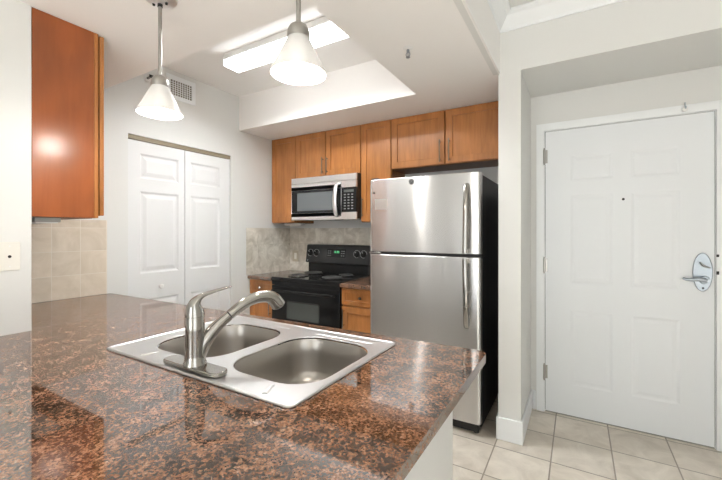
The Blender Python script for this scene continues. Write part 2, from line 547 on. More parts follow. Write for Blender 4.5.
# crown moulding
def crown_profile(z):
    return [(0.0, z - .095), (0.012, z - .095), (0.016, z - .080), (0.030, z - .066), (0.052, z - .040), (0.062, z - .026), (0.080, z - .018), (0.086, z - .012), (0.086, z - .0005), (0, z - .0005)]
bm = BM()
for seg in range(2):
    A, B = [], []
    for o, z in crown_profile(ZC):
        corner = (PX0 + o, PY - o, z)
        if seg == 0:
            A.append(bm.verts.new((PX0 + o, WY0 + .002, z))); B.append(bm.verts.new(corner))
        else:
            A.append(bm.verts.new(corner)); B.append(bm.verts.new((XR - .001, PY - o, z)))
    n = len(A)
    for i in range(n):
        j = (i + 1) % n
        bm.faces.new((A[i], A[j], B[j], B[i]))
struct('trim_1', bm, M['trim'])

# baseboard wrapped round the wall end and along the entry recess
bm = BM()
pts = [(PX0 - .012, 2.60), (PX0 - .012, PY - .013), (PX1 + .013, PY - .013), (PX1 + .013, DY - .0005), (PX1 + .0005, DY - .0005),
       (PX1 + .0005, PY - .0005), (PX0 - .0005, PY - .0005), (PX0 - .0005, 2.60)]
add_plate(bm, pts, [], XY, 0.0005, 0.142)
struct('baseboard_pillar', bm, M['trim'], bevel=0.004)
struct('baseboard_entry', box(PX1 + .014, -0.262, DY - .013, DY - .0005, 0.0005, 0.142), M['trim'], bevel=0.004)
struct('baseboard_entry_right', box(0.785, XR - .001, DY - .013, DY - .0005, 0.0005, 0.142), M['trim'], bevel=0.004)

# backsplash tiles
struct('wall_backsplash_side', box(XL + .0005, XL + .011, 2.553, YB - .0005, CT + .001, 1.347), M['splash_side'])
struct('wall_backsplash_rear', box(XL + .0115, -1.335, YB - .011, YB - .0005, CT + .001, 1.347), M['splash_back'])
bm = BM()
add_plate(bm, rrect(WY1 + .001, 1.292, CT + .001, 1.386, 0.0), [], YZ, XL + .0005, XL + .010)
struct('wall_backsplash_left', bm, M['splash_left'])

# ------------------------------------------------------------------ entry door
def raised_panels(bm, fn, W, H, panels, T, d, slope=0.02, field=0.045, lift=0.8):
    """slab with moulded panels; fn maps (a, b, depth) with depth 0 = front"""
    add_plate(bm, rect(*W, *H), [], fn, d, T)
    add_plate(bm, rect(*W, *H), [rect(*p) for p in panels], fn, 0.0, d)
    for (a0, a1, b0, b1) in panels:
        # sloping sides from the stiles down to the groove
        O = [fn(a, b, 0.0) for a, b in rect(a0, a1, b0, b1)]
        I = [fn(a, b, d * .98) for a, b in rect(a0 + slope * .6, a1 - slope * .6, b0 + slope * .6, b1 - slope * .6)]
        vo = [bm.verts.new(p) for p in O]; vi = [bm.verts.new(p) for p in I]
        for i in range(4):
            j = (i + 1) % 4
            bm.faces.new((vo[i], vo[j], vi[j], vi[i]))
        add_frustum(bm, fn, (a0 + slope, a1 - slope, b0 + slope, b1 - slope), (a0 + field, a1 - field, b0 + field, b1 - field), d * .99, d * (1 - lift))

e_door = bpy.data.objects.new('door_1', None); COL.objects.link(e_door)
e_door.location = (0.2545, DY, 0); ORIG['door_1'] = (0.2545, DY, 0)
e_door['kind'] = 'structure'; e_door['label'] = 'white six-panel entry door with silver lever, closed in the recess at the right'; e_door['category'] = 'door'
DF = DY - .002
fn = lambda a, b, t: (a, DF + t, b)
pans = [(-0.040, 0.205, 1.665, 1.845), (0.305, 0.550, 1.665, 1.845), (-0.040, 0.205, 0.945, 1.565), (0.305, 0.550, 0.945, 1.565),
        (-0.040, 0.205, 0.225, 0.755), (0.305, 0.550, 0.225, 0.755)]
bm = BM(); raised_panels(bm, fn, (-0.2, 0.709), (0.010, 2.030), pans, 0.040, 0.003, 0.022, 0.04, 0.75)
link('door_slab', bm, M['door'], e_door)
for z in (1.851, 1.064, 0.291):
    bm = BM()
    add_cyl(bm, (-0.206, DY - .016, z - .05), (-0.206, DY - .016, z + .05), 0.008, n=12)
    add_box(bm, -0.206, -0.186, DY - .006, DY - .0025, z - .048, z + .048)
    for k in (-.06, .05):
        add_cyl(bm, (-0.206, DY - .016, z + k), (-0.206, DY - .016, z + k + .01), 0.006, n=12)
    link('hinge', bm, M['nickel_lamp'], e_door)
bm = BM()
el = [(0.654 + 0.047 * math.cos(2 * PI * i / 40), 1.060 + 0.118 * math.sin(2 * PI * i / 40)) for i in range(40)]
add_plate(bm, el, [], XZ, DF - .009, DF - .0002)
plate = link('handle_plate', bm, M['chrome'], e_door, bevel=0.005, seg=3)
lx, lz = 0.662, 1.014
pts = smooth_path([(lx, DF - .055, lz), (lx - .03, DF - .058, lz + .006), (lx - .065, DF - .056, lz + .002), (lx - .095, DF - .054, lz + .003), (lx - .108, DF - .054, lz + .010)])
bm = tube(pts, [0.013 - 0.006 * i / (len(pts) - 1) for i in range(len(pts))], 12)
add_cyl(bm, (lx, DF - .009, lz), (lx, DF - .02, lz), 0.026, 0.022, 24)
add_cyl(bm, (lx, DF - .018, lz), (lx, DF - .062, lz), 0.013, 0.014, 20)
link('lever', bm, M['chrome'], plate, smooth=True)
bm = tube([(0.640, DF - .026, 1.122), (0.650, DF - .026, 1.105), (0.662, DF - .026, 1.096), (0.684, DF - .026, 1.090)], [.004, .006, .006, .004], 10)
add_cyl(bm, (0.660, DF - .009, 1.099), (0.660, DF - .024, 1.099), 0.008, n=14)
link('thumb_turn', bm, M['grey_plastic'], plate, smooth=True)
link('keyhole', cyl((0.655, DF - .0095, .964), (0.655, DF - .011, .964), 0.006, n=12), M['dark'], plate)
link('peephole', cyl((0.262, DF - .003, 1.522), (0.262, DF + .002, 1.522), 0.008, n=16), M['dark'], e_door)
link('sweep', box(-0.2, 0.709, DF + .004, DF + .03, 0.0006, 0.0095), M['grey_plastic'], e_door)

# casing: jamb lining plus flat architrave
bm = BM()
for (x0, x1, z0, z1) in ((-0.258, -0.206, 0.0005, 2.088), (0.715, 0.778, 0.0005, 2.088)):
    add_box(bm, x0, x1, DY - .016, DY - .0005, z0, z1)
add_box(bm, -0.206, 0.715, DY - .016, DY - .0005, 2.036, 2.088)
for (x0, x1) in ((-0.2175, -0.2035), (0.7125, 0.7265)):
    add_box(bm, x0, x1, DY, DY + .095, 0.0005, 2.045)
add_box(bm, -0.2035, 0.7125, DY, DY + .095, 2.0335, 2.0455)
tr = struct('trim_2', bm, M['trim'])
for (q0, q1) in ((1.050, 1.070), (1.155, 1.170)):
    link('strike_plate', box(0.7135, 0.7255, DY - .0175, DY - .0162, q0, q1), M['dark'], parent=tr)
bm = BM()
add_box(bm, -0.2034, -0.2004, DY + .006, DY + .012, 0.011, 2.031)
add_box(bm, 0.7094, 0.7124, DY + .006, DY + .012, 0.011, 2.031)
add_box(bm, -0.2034, 0.7124, DY + .006, DY + .012, 2.0304, 2.0334)
link('weatherstrip', bm, M['dark'], parent=tr)  # dark strips that paint the shade in the gap around the door

# ------------------------------------------------------------------ closet bifold
c_door = bpy.data.objects.new('door_2', None); COL.objects.link(c_door)
c_door.location = (XL - .03, 1.90, 0); ORIG['door_2'] = (XL - .03, 1.90, 0)
c_door['kind'] = 'structure'; c_door['label'] = 'white two-leaf bifold closet door with small white knob on the left wall'; c_door['category'] = 'door'
CF = XL - .018
fn = lambda a, b, t: (CF - t, a, b)
for (y0, y1, ma, mb, knob) in ((1.440, 1.898, .092, .053, True), (1.904, 2.363, .050, .110, False)):
    pn = [(y0 + ma, y1 - mb, 1.715, 1.905), (y0 + ma, y1 - mb, 0.985, 1.615), (y0 + ma, y1 - mb, 0.16, 0.785)]
    bm = BM(); raised_panels(bm, fn, (y0, y1), (0.012, 1.998), pn, 0.034, 0.009, 0.022, 0.05, 0.85)
    lf = link('door_leaf', bm, M['closet'], c_door)
    if knob:
        link('knob', lathe([(0.0005, 0.034), (0.013, 0.033), (0.019, 0.026), (0.018, 0.018), (0.009, 0.012), (0.008, 0.0)], (CF + .0003, 1.684, 0.872), 20, 'x'), M['white_plastic'], lf, smooth=True)
link('track', box(XL - .060, XL - .012, 1.4365, 2.3665, 2.003, 2.0345), M['track'], c_door)
struct('wall_closet', box(XL - .75, XL - .70, 1.2, 2.6, 0, 2.3), M['duct'])

# ------------------------------------------------------------------ cabinets
def shaker(bm, fn, a0, a1, b0, b1, T=0.019, fr=0.055, d=0.011):
    add_plate(bm, rect(a0, a1, b0, b1), [], fn, d, T)
    add_plate(bm, rect(a0, a1, b0, b1), [rect(a0 + fr, a1 - fr, b0 + fr, b1 - fr)], fn, 0.0, d)

def bar_pull(name, fn, a, b0, b1, parent, m=None, r=0.0048, out=0.028):
    bm = BM()
    add_cyl(bm, fn(a, b0, -out), fn(a, b1, -out), r, n=10)
    for b in (b0 + .018, b1 - .018):
        add_cyl(bm, fn(a, b, -.0002), fn(a, b, -out), r * .85, n=10)
    return link(name, bm, m or M['pull'], parent, smooth=True)

def knob(fn3, parent):
    return link('knob', lathe([(0.0005, -0.026), (0.010, -0.025), (0.0145, -0.019), (0.013, -0.013), (0.007, -0.009), (0.006, -.0002)], fn3, 18, 'y'), M['nickel'], parent, smooth=True)

def upper(label, x0, x1, z0, z1, doors, depth_back=YB - .0005):
    """wall cabinet facing the camera side; doors = list of (x0, x1, pull_x, pull_z0, pull_z1)"""
    t = thing('wall_cabinet', label, 'cabinet', ((x0 + x1) / 2, UY + .15, z0), 'wooden wall cabinets along the rear wall')
    link('body', box(x0 + .0006, x1 - .0006, UY + .020, depth_back, z0, z1), M['wood'], t)
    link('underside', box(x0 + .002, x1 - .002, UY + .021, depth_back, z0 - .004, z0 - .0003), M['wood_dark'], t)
    fn = lambda a, b, q: (a, UY + q, b)
    for (a0, a1, px, p0, p1) in doors:
        bm = BM(); shaker(bm, fn, a0 + .0035, a1 - .0035, z0 + .003, z1 - .004)
        d = link('door', bm, M['wood_in'], t, bevel=0.0018, seg=1)
        if px is not None:
            bar_pull('handle', fn, px, p0, p1, d)
    return t
ZU = ZS - .001
upper('wooden wall cabinet with one door against the left wall, beside the microwave', XL + .0125, -2.506, 1.402, ZU, [(XL + .0125, -2.506, None, 0, 0)])
upper('short two-door wooden wall cabinet directly above the microwave', -2.505, -1.722, 1.850, ZU, [(-2.505, -2.1245, -2.148, 1.875, 2.035), (-2.1205, -1.722, -2.096, 1.875, 2.035)])
upper('tall narrow wooden wall cabinet between the microwave and the refrigerator', -1.720, -1.411, 1.398, ZU, [(-1.720, -1.411, -1.695, 1.44, 1.62)])
upper('wide two-door wooden wall cabinet over the refrigerator', -1.409, PX0 - .002, 1.856, ZU, [(-1.409, -0.926, -0.962, 1.875, 2.055), (-0.922, PX0 - .002, -0.886, 1.875, 2.055)])

# cabinet on the kitchen side of the left wall end: its side panel faces the camera
t = thing('wall_cabinet', 'reddish wooden wall cabinet at far left, its large plain side panel facing the room', 'cabinet', (-2.46, 0.8, 1.375))
link('body', box(XL + .0125, WX - .0205, WY1 + .001, 0.884, 1.376, ZU), M['veneer'], t)
link('side_panel', box(WX - .020, WX - .003, WY1 + .001, 0.884, 1.374, ZU), M['veneer'], t, bevel=0.001, seg=1)
link('face_frame', box(XL + .0125, WX - .002, 0.8845, 0.903, 1.374, ZU), M['wood'], t, bevel=0.0015, seg=1)
for (a0, a1) in ((XL + .014, -2.462), (-2.458, WX - .002)):
    bm = BM(); shaker(bm, lambda a, b, q: (a, 0.9285 - q, b), a0, a1, 1.387, ZU - .006)
    d = link('door', bm, M['wood_in'], t, bevel=0.0018, seg=1)
    px = -2.50 if a1 < -2.4 else -2.42
    bar_pull('handle', lambda a, b, q: (a, 0.9285 - q, b), px, 1.42, 1.58, d)
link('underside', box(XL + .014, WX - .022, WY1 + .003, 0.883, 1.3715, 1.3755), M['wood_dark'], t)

t = thing('under_cabinet_light', 'slim grey light fixed under the reddish cabinet at far left', 'light', (-2.4, 0.72, 1.345))
link('housing', box(-2.70, -2.105, WY1 + .02, 0.76, 1.350, 1.3712), M['grey_plastic'], t, bevel=0.003)
link('lens', box(-2.69, -2.115, WY1 + .028, 0.752, 1.346, 1.3502), M['white_plastic'], t)
t = thing('under_cabinet_light', 'slim pale light under the wall cabinet left of the microwave', 'light', (-2.68, 3.02, 1.375))
link('housing', box(-2.74, -2.512, 2.98, 3.06, 1.378, 1.3975), M['white_plastic'], t, bevel=0.003)
link('lens', box(-2.73, -2.522, 2.988, 3.052, 1.374, 1.3782), M['plate'], t)

BF = 2.585   # base cabinet door faces
def base(label, x0, x1, hinge_px):
    t = thing('base_cabinet', label, 'cabinet', ((x0 + x1) / 2, BF + .3, 0), 'wooden base cabinets flanking the range')
    bm = BM(); add_box(bm, x0 + .0006, x1 - .0006, BF + .020, YB - .012, 0.10, CT - .0335); add_box(bm, x0 + .0006, x1 - .0006, BF + .08, YB - .012, 0.0005, 0.10)
    link('body', bm, M['wood'], t)
    fn = lambda a, b, q: (a, BF + q, b)
    bm = BM(); shaker(bm, fn, x0 + .003, x1 - .003, 0.688, CT - .042, fr=0.036)
    dr = link('drawer', bm, M['wood_in'], t, bevel=0.0018, seg=1)
    knob(((x0 + x1) / 2, BF, 0.757), dr)
    bm = BM(); shaker(bm, fn, x0 + .003, x1 - .003, 0.11, 0.676)
    d = link('door', bm, M['wood_in'], t, bevel=0.0018, seg=1)
    bar_pull('handle', fn, hinge_px, 0.50, 0.655, d, M['nickel'])
    return t
base('wooden base cabinet with drawer in the corner left of the black range', XL + .0125, -2.525, -2.552)
base('wooden base cabinet with drawer between black range and refrigerator', -1.728, -1.345, -1.700)

def counter(label, x0, x1):
    o = link('countertop', box(x0, x1, 2.556, YB - .012, CT - .033, CT), M['granite'], bevel=0.006, seg=2, loc=((x0 + x1) / 2, 2.87, CT))
    tag(o, label, 'countertop')
counter('small brown granite countertop in the corner left of the black range', XL + .0125, -2.5245)
counter('small brown granite countertop between black range and refrigerator', -1.7285, -1.344)

# ------------------------------------------------------------------ microwave
t = thing('microwave', 'stainless and black microwave mounted above the black range', 'microwave', (-2.11, 3.0, 1.42))
x0, x1, z0, z1, yf = -2.496, -1.7225, 1.421, 1.8455, 2.82
link('body', box(x0 + .002, x1 - .001, yf + .022, YB - .02, z0 + .006, 1.8455), M['black_plastic'], t, bevel=0.003)
bm = BM(); add_box(bm, x0, x1 - .002, yf + .001, yf + .0215, 1.786, z1 - .003)
link('vent_strip', bm, M['steel_plain'], t, bevel=0.003)
bm = BM()
XD = -1.888
add_plate(bm, rect(x0, XD, z0, 1.783), [rect(x0 + .004, XD - .004, 1.489, 1.716)], XZ, yf, yf + .0215)
d = link('door', bm, M['steel_plain'], t, bevel=0.002, seg=1)
bm = BM()
add_plate(bm, rect(x0 + .0045, XD - .0045, 1.4895, 1.7155), [rect(x0 + .075, XD - .062, 1.512, 1.692)], XZ, yf + .001, yf + .012)
link('window_frame', bm, M['black'], d)
link('window', box(x0 + .0755, XD - .0625, yf + .003, yf + .010, 1.5125, 1.6915), M['glass_mw'], d)
pts = smooth_path([(-1.930, yf - .0002, 1.752), (-1.930, yf - .026, 1.735), (-1.930, yf - .046, 1.66), (-1.930, yf - .050, 1.60), (-1.930, yf - .046, 1.54), (-1.930, yf - .026, 1.468), (-1.930, yf - .0002, 1.451)])
link('handle', tube(pts, 0.021, 14, 0.5, up=(0, 1, 0)), M['steel_plain'], d, smooth=True)
bm = BM(); add_box(bm, XD + .002, x1 - .002, yf + .001, yf + .0215, 1.489, 1.716)
cp = link('control_panel', bm, M['black'], t, bevel=0.002, seg=1)
for i in range(3):
    for k in range(6):
        xx = XD + .040 + i * .040; zz = 1.520 + k * .026
        link('key', box(xx - .010, xx + .010, yf + .0002, yf + .0008, zz - .005, zz + .005), M['mark_grey'], cp)
link('display', box(XD + .030, x1 - .030, yf + .0002, yf + .0008, 1.672, 1.695), M['glass_dark'], cp)
for (a, b, c, e) in ((XD + .002, x1 - .002, 1.7165, 1.783), (XD + .002, x1 - .002, z0, 1.4885)):
    link('trim_strip', box(a, b, yf + .001, yf + .0215, c, e), M['steel_plain'], t, bevel=0.002, seg=1)
for k in range(2):
    xx = -2.36 + k * .33
    link('grease_filter', box(xx, xx + .2, 2.90, 3.05, z0 + .002, z0 + .0058), M['grey_plastic'], t)

# ------------------------------------------------------------------ range
rx0, rx1 = -2.5225, -1.7305
RY = 2.56
t = thing('range', 'black freestanding electric range with coil burners and backguard', 'stove', ((rx0 + rx1) / 2, 2.85, 0))
link('body', box(rx0 + .004, rx1 - .004, RY + .040, 3.13, 0.03, 0.842), M['black_matte'], t, bevel=0.003)
for sx in (rx0 + .05, rx1 - .05):
    for yy in (RY + .1, 3.05):
        link('foot', cyl((sx, yy, 0.0005), (sx, yy, 0.03), 0.02, n=12), M['black_plastic'], t)
bm = BM(); add_plate(bm, rrect(rx0, rx1, RY, 3.14, 0.012, 3), [], XY, 0.8425, 0.878)
ck = link('cooktop', bm, M['black'], t, bevel=0.006, seg=3)
def coil(cx, cy, r):
    bm = BM()
    pts = []
    turns = 4 if r > .085 else 3
    n = 26 * turns
    for i in range(n + 1):
        a = 2 * PI * turns * i / n
        rr = 0.018 + (r - 0.018) * i / n
        pts.append((cx + rr * math.cos(a), cy + rr * math.sin(a), 0.892))
    add_tube(bm, pts, 0.0055, 8, 0.7, up=(0, 0, 1))
    b = link('burner', bm, M['iron'], ck, smooth=True)
    link('drip_pan', lathe([(0.02, 0.8785), (r * .75, 0.8788), (r + .012, 0.8835), (r + .022, 0.8852), (r + .024, 0.8786)], (cx, cy, 0), 36), M['black'], b, smooth=True)
    bm = BM()
    for k in range(3):
        a = 2 * PI * k / 3 + .4
        add_tube(bm, [(cx, cy, .8855), (cx + r * math.cos(a), cy + r * math.sin(a), .8855)], 0.003, 6)
    link('support', bm, M['iron'], b)
coil(-2.325, 2.73, 0.075); coil(-1.925, 2.73, 0.098); coil(-2.325, 2.965, 0.098); coil(-1.925, 2.965, 0.075)
# backguard
bm = BM(); add_box(bm, rx0 + .035, rx1 - .02, 3.085, 3.14, 0.8785, 0.985)
link('riser', bm, M['black'], t, bevel=0.003)
bm = BM()
prof = [(3.060, 0.982), (3.086, 1.162), (3.098, 1.172), (3.150, 1.172), (3.150, 0.982)]
add_plate(bm, [(a, b) for a, b in prof], [], YZ, rx0 + .012, rx1 - .002)
bgd = link('backguard', bm, M['black_plastic'], t, bevel=0.008, seg=3)
tilt = math.atan2(0.026, 0.18)
def bgp(x, z, out):   # a point on the leaning face of the backguard
    y = 3.060 + (z - .982) * 0.026 / 0.18
    return (x, y - out * math.cos(tilt), z + out * math.sin(tilt))
for kx in (-2.452, -2.372, -1.872, -1.795):
    bm = BM()
    add_cyl(bm, bgp(kx, 1.085, .0006), bgp(kx, 1.085, .006), 0.030, 0.029, 24)
    add_cyl(bm, bgp(kx, 1.085, .006), bgp(kx, 1.085, .026), 0.022, 0.019, 24)
    k = link('knob', bm, M['black'], bgd, smooth=True)
    bm = BM()
    add_cyl(bm, bgp(kx, 1.092, .0262), bgp(kx, 1.104, .0262), 0.002, n=6)
    ring = [bgp(kx + .036 * math.cos(2 * PI * q / 40), 1.085 + .036 * math.sin(2 * PI * q / 40), .0012) for q in range(34)]
    bmr = BM(); add_tube(bmr, ring, 0.0011, 6); link('dial_scale', bmr, M['mark'], bgd)
    link('pointer', bm, M['mark'], k)
bm = BM()
add_plate(bm, [(-2.235, 1.045), (-2.005, 1.045), (-2.005, 1.128), (-2.235, 1.128)], [], lambda a, b, q: bgp(a, b, q), .0004, .0022)
pn = link('clock_panel', bm, M['black'], bgd)
# digits 12:00 lit green
SEG = {'0': 'abcdef', '1': 'bc', '2': 'abged'}
bm = BM()
def digit(ch, ox, oz, wd=.011, ht=.020, th=.0028):
    for s in SEG[ch]:
        a0, a1, b0, b1 = {'a': (0, wd, ht - th, ht), 'b': (wd - th, wd, ht / 2, ht), 'c': (wd - th, wd, 0, ht / 2), 'd': (0, wd, 0, th),
                          'e': (0, th, 0, ht / 2), 'f': (0, th, ht / 2, ht), 'g': (0, wd, ht / 2 - th / 2, ht / 2 + th / 2)}[s]
        add_plate(bm, rect(ox + a0, ox + a1, oz + b0, oz + b1), [], lambda a, b, q: bgp(a, b, q), .0026, .0032)
for i, ch in enumerate('1200'):
    digit(ch, -2.149 + i * .0165 + (.005 if i > 1 else 0), 1.089)
link('clock_digits', bm, M['green'], pn)
for cx_ in (-2.215, -2.190, -2.050, -2.025):
    for cz_ in (1.062, 1.086, 1.108):
        bm = BM(); add_plate(bm, rect(cx_ - .008, cx_ + .008, cz_ - .003, cz_ + .003), [], lambda a, b, q: bgp(a, b, q), .0026, .0032)
        link('clock_button', bm, M['mark_grey'], pn)
bm = BM()
add_plate(bm, [(-2.482 + .006 * math.cos(2 * PI * i / 16), 1.005 + .006 * math.sin(2 * PI * i / 16)) for i in range(16)], [], lambda a, b, q: bgp(a, b, q), .0003, .0012)
link('badge', bm, M['mark'], bgd)
# oven door and drawer
bm = BM(); add_plate(bm, rect(rx0 + .004, rx1 - .004, 0.265, 0.800), [rect(-2.325, -1.955, 0.505, 0.655)], XZ, RY + .006, RY + .038)
od = link('oven_door', bm, M['black'], t, bevel=0.005, seg=2)
link('window', box(-2.3255, -1.9545, RY + .0085, RY + .03, 0.5045, 0.6555), M['glass_dark'], od)
bm = BM()
add_plate(bm, rrect(-2.335, -1.945, 0.495, 0.665, .02, 4), [rrect(-2.325, -1.955, 0.505, 0.655, .015, 4)], XZ, RY + .0045, RY + .0075)
link('window_trim', bm, M['black_plastic'], od)
pts = smooth_path([(rx0 + .045, RY + .004, 0.757), (rx0 + .05, RY - .03, 0.759), (rx0 + .10, RY - .045, 0.760), (-2.126, RY - .047, 0.760), (rx1 - .10, RY - .045, 0.760), (rx1 - .05, RY - .03, 0.759), (rx1 - .045, RY + .004, 0.757)])
link('handle', tube(pts, 0.014, 12, 0.8), M['black'], od, smooth=True)
link('control_strip', box(rx0 + .004, rx1 - .004, RY + .006, RY + .038, 0.805, 0.8415), M['black'], t, bevel=0.004)
link('storage_drawer', box(rx0 + .004, rx1 - .004, RY + .008, RY + .038, 0.06, 0.258), M['black'], t, bevel=0.006)

# ------------------------------------------------------------------ refrigerator
fx0, fx1, fy = -1.334, -0.527, 2.369
t = thing('refrigerator', 'stainless top-freezer refrigerator with black sides beside the white wall end', 'refrigerator', ((fx0 + fx1) / 2, 2.75, 0))
link('body', box(fx0 + .006, fx1 - .006, fy + .066, 3.12, 0.035, 1.680), M['black_matte'], t, bevel=0.006)
def fdoor(name, za, zb):
    # door slab: gently bowed front, rounded vertical edges
    bm = BM()
    out = []
    n = 20
    r = 0.022
    for i in range(n + 1):
        s = i / n
        x = fx0 + r + (fx1 - fx0 - 2 * r) * s
        out.append((x, fy - 0.004 * (1 - (2 * s - 1) ** 2)))
    for i in range(1, 6):
        a = -PI / 2 + PI / 2 * i / 5
        out.append((fx1 - r + r * math.cos(a), fy + r + r * math.sin(a)))
    out += [(fx1, fy + .060), (fx0, fy + .060)]
    for i in range(1, 6):
        a = PI + PI / 2 * (i - 1) / 5
        out.append((fx0 + r + r * math.cos(a), fy + r + r * math.sin(a)))
    add_plate(bm, out, [], XY, za, zb)
    return link(name, bm, M['steel'], t, bevel=0.004, seg=2)
fd = fdoor('freezer_door', 1.161, 1.690)
rd = fdoor('refrigerator_door', 0.075, 1.141)
def fridge_handle(za, zb, parent, top):
    hx = -0.612
    ys = fy - .003
    if top:
        P_ = [(hx, ys - .004, zb), (hx, ys - .022, zb - .02), (hx + .003, ys - .046, zb - .10), (hx + .004, ys - .055, zb - .20), (hx, ys - .05, za + .07), (hx, ys - .05, za)]
        foot = [(zb - .012)], [za + .02]
    else:
        P_ = [(hx, ys - .05, zb), (hx, ys - .05, zb - .07), (hx + .004, ys - .055, za + .20), (hx + .003, ys - .046, za + .10), (hx, ys - .022, za + .02), (hx, ys - .004, za)]
    pts = smooth_path(P_, 6)
    bm = tube(pts, 0.0155, 14, 0.62, up=(0, 1, 0))
    zc = za + .015 if top else zb - .015
    add_box(bm, hx - .012, hx + .012, fy - .048, fy - .0045, zc - .013, zc + .013)
    return link('handle', bm, M['nickel'], parent, smooth=True)
fridge_handle(1.170, 1.612, fd, True)
fridge_handle(0.690, 1.132, rd, False)
# emblem on the freezer door
ex, ez = -0.995, 1.655
ey = fy - .0042
bm = BM()
add_lathe(bm, [(0.0005, -.0022), (0.020, -.0022), (0.021, -.0002)], (ex, ey, ez), 28, 'y')
em = link('emblem', bm, M['black_plastic'], fd, smooth=True)
bm = BM()
ring = [(ex + .0175 * math.cos(2 * PI * i / 28), ey - .0026, ez + .0175 * math.sin(2 * PI * i / 28)) for i in range(29)]
add_tube(bm, ring, 0.0014, 6)
def curl(cx, cz, s):
    return [(cx + s * .005 * math.cos(a), ey - .0028, cz + .0065 * math.sin(a)) for a in [0.6 + .45 * i for i in range(11)]]
add_tube(bm, curl(ex - .0058, ez, 1), 0.0013, 6)
add_tube(bm, curl(ex + .0062, ez + .001, 1), 0.0013, 6)
link('emblem_script', bm, M['mark'], em)
link('lock_dot', cyl((-1.293, fy - .0005, 1.593), (-1.293, fy - .004, 1.593), 0.006, n=12), M['dark'], fd)
bm = BM(); add_plate(bm, rect(-1.285, -1.185, 1.468, 1.545), [], XZ, fy - .0024, fy - .0005)
link('sticker_residue', bm, mat('worn_label', (0.60, 0.59, 0.57), 0.36, 0.9), fd)
# hinges and gap hardware
bm = BM(); add_box(bm, fx0 + .01, fx0 + .07, fy + .012, fy + .055, 1.6905, 1.703); add_box(bm, fx0 + .02, fx0 + .06, fy + .055, fy + .12, 1.6805, 1.700)
link('top_hinge', bm, M['black_plastic'], t, bevel=0.004)
bm = BM(); add_box(bm, fx0 + .001, fx0 + .10, fy - .004, fy + .058, 1.145, 1.157)
link('centre_hinge', bm, M['nickel'], t, bevel=0.002)
link('gasket', box(fx0 + .012, fx1 - .012, fy + .022, fy + .0655, 1.1412, 1.1608), M['dark'], t)
link('corner_cap', box(fx1 - .07, fx1 - .004, fy + .012, fy + .06, 1.1445, 1.158), M['black_plastic'], t, bevel=0.002)
bm = BM()
add_box(bm, fx0 + .02, fx1 - .02, fy + .03, fy + .08, 0.012, 0.072)
link('kick_grille', bm, M['black_plastic'], t, bevel=0.004)
for (a, b) in ((fx0 + .05, fy + .09), (fx1 - .04, fy + .06), (fx0 + .05, 3.05), (fx1 - .05, 3.05)):
    link('foot', cyl((a, b, 0.0005), (a, b, 0.036), 0.018, n=14), M['black_plastic'], t)

# ------------------------------------------------------------------ peninsula countertop
SX0, SX1, SY0, SY1 = -1.505, -0.600, 0.675, 1.288
bm = BM()
outer = [(WX + .002, 0.20), (-0.280, 0.20)]
r = 0.035
for i in range(9):
    a = PI / 2 * i / 8
    outer.append((-0.280 - r + r * math.cos(a), 1.373 - r + r * math.sin(a)))
outer += [(XL + .002, 1.318), (XL + .002, WY1 + .0015), (WX + .002, WY1 + .0015)]
hole = rect(SX0 + .02, SX1 - .012, SY0 + .02, SY1 - .02)
add_plate(bm, outer, [hole], XY, CT - .032, CT)
o = link('countertop', bm, M['granite'], bevel=0.011, seg=4, loc=(-1.2, 0.75, CT))
tag(o, 'large polished brown granite peninsula countertop holding the double sink', 'countertop')

# ------------------------------------------------------------------ sink
t = thing('kitchen_sink', 'stainless double-bowl drop-in sink in the granite peninsula', 'sink', ((SX0 + SX1) / 2, (SY0 + SY1) / 2, CT))
Bs = [(-1.415, -1.056, 0.772, 1.195), (-0.992, -0.632, 0.772, 1.195)]
RC = 0.115
outer = rrect(SX0, SX1, SY0, SY1, 0.022, 4)
holes = [rrect(*b, RC, 8) for b in Bs]
bm = BM(); add_plate(bm, outer, holes, XY, CT + .0006, CT + .005)
dk = link('deck', bm, M['deck'], t, bevel=0.0016, seg=2)
# raised rolled edge all around and two bead lines on the faucet ledge
bm = BM()
lp = rrect(SX0 + .0065, SX1 - .0065, SY0 + .0065, SY1 - .0065, 0.018, 4)
add_tube(bm, [(a, b, CT + .0045) for a, b in lp] + [(lp[0][0], lp[0][1], CT + .0045)], 0.006, 8, 0.5, up=(0, 0, 1))
link('rolled_edge', bm, M['deck'], dk, smooth=True)
for (xa, xb) in ((-0.735, -0.712), (-1.29, -1.31)):
    bm = BM()
    add_tube(bm, smooth_path([(xa, 0.752, CT + .005), (xa + (xb - xa) * .2, 0.735, CT + .0055), (xb, 0.700, CT + .005)], 5), 0.008, 8, 0.55, up=(0, 0, 1))
    link('ledge_bead', bm, M['deck'], dk, smooth=True)
for (xa, xb) in ((-1.37, -1.10), (-0.95, -0.68)):
    bm = BM()
    add_tube(bm, [(xa, 1.232, CT + .005), (xb, 1.232, CT + .005)], 0.008, 8, 0.18, up=(0, 0, 1))
    link('ledge_bead', bm, M['deck'], dk, smooth=True)
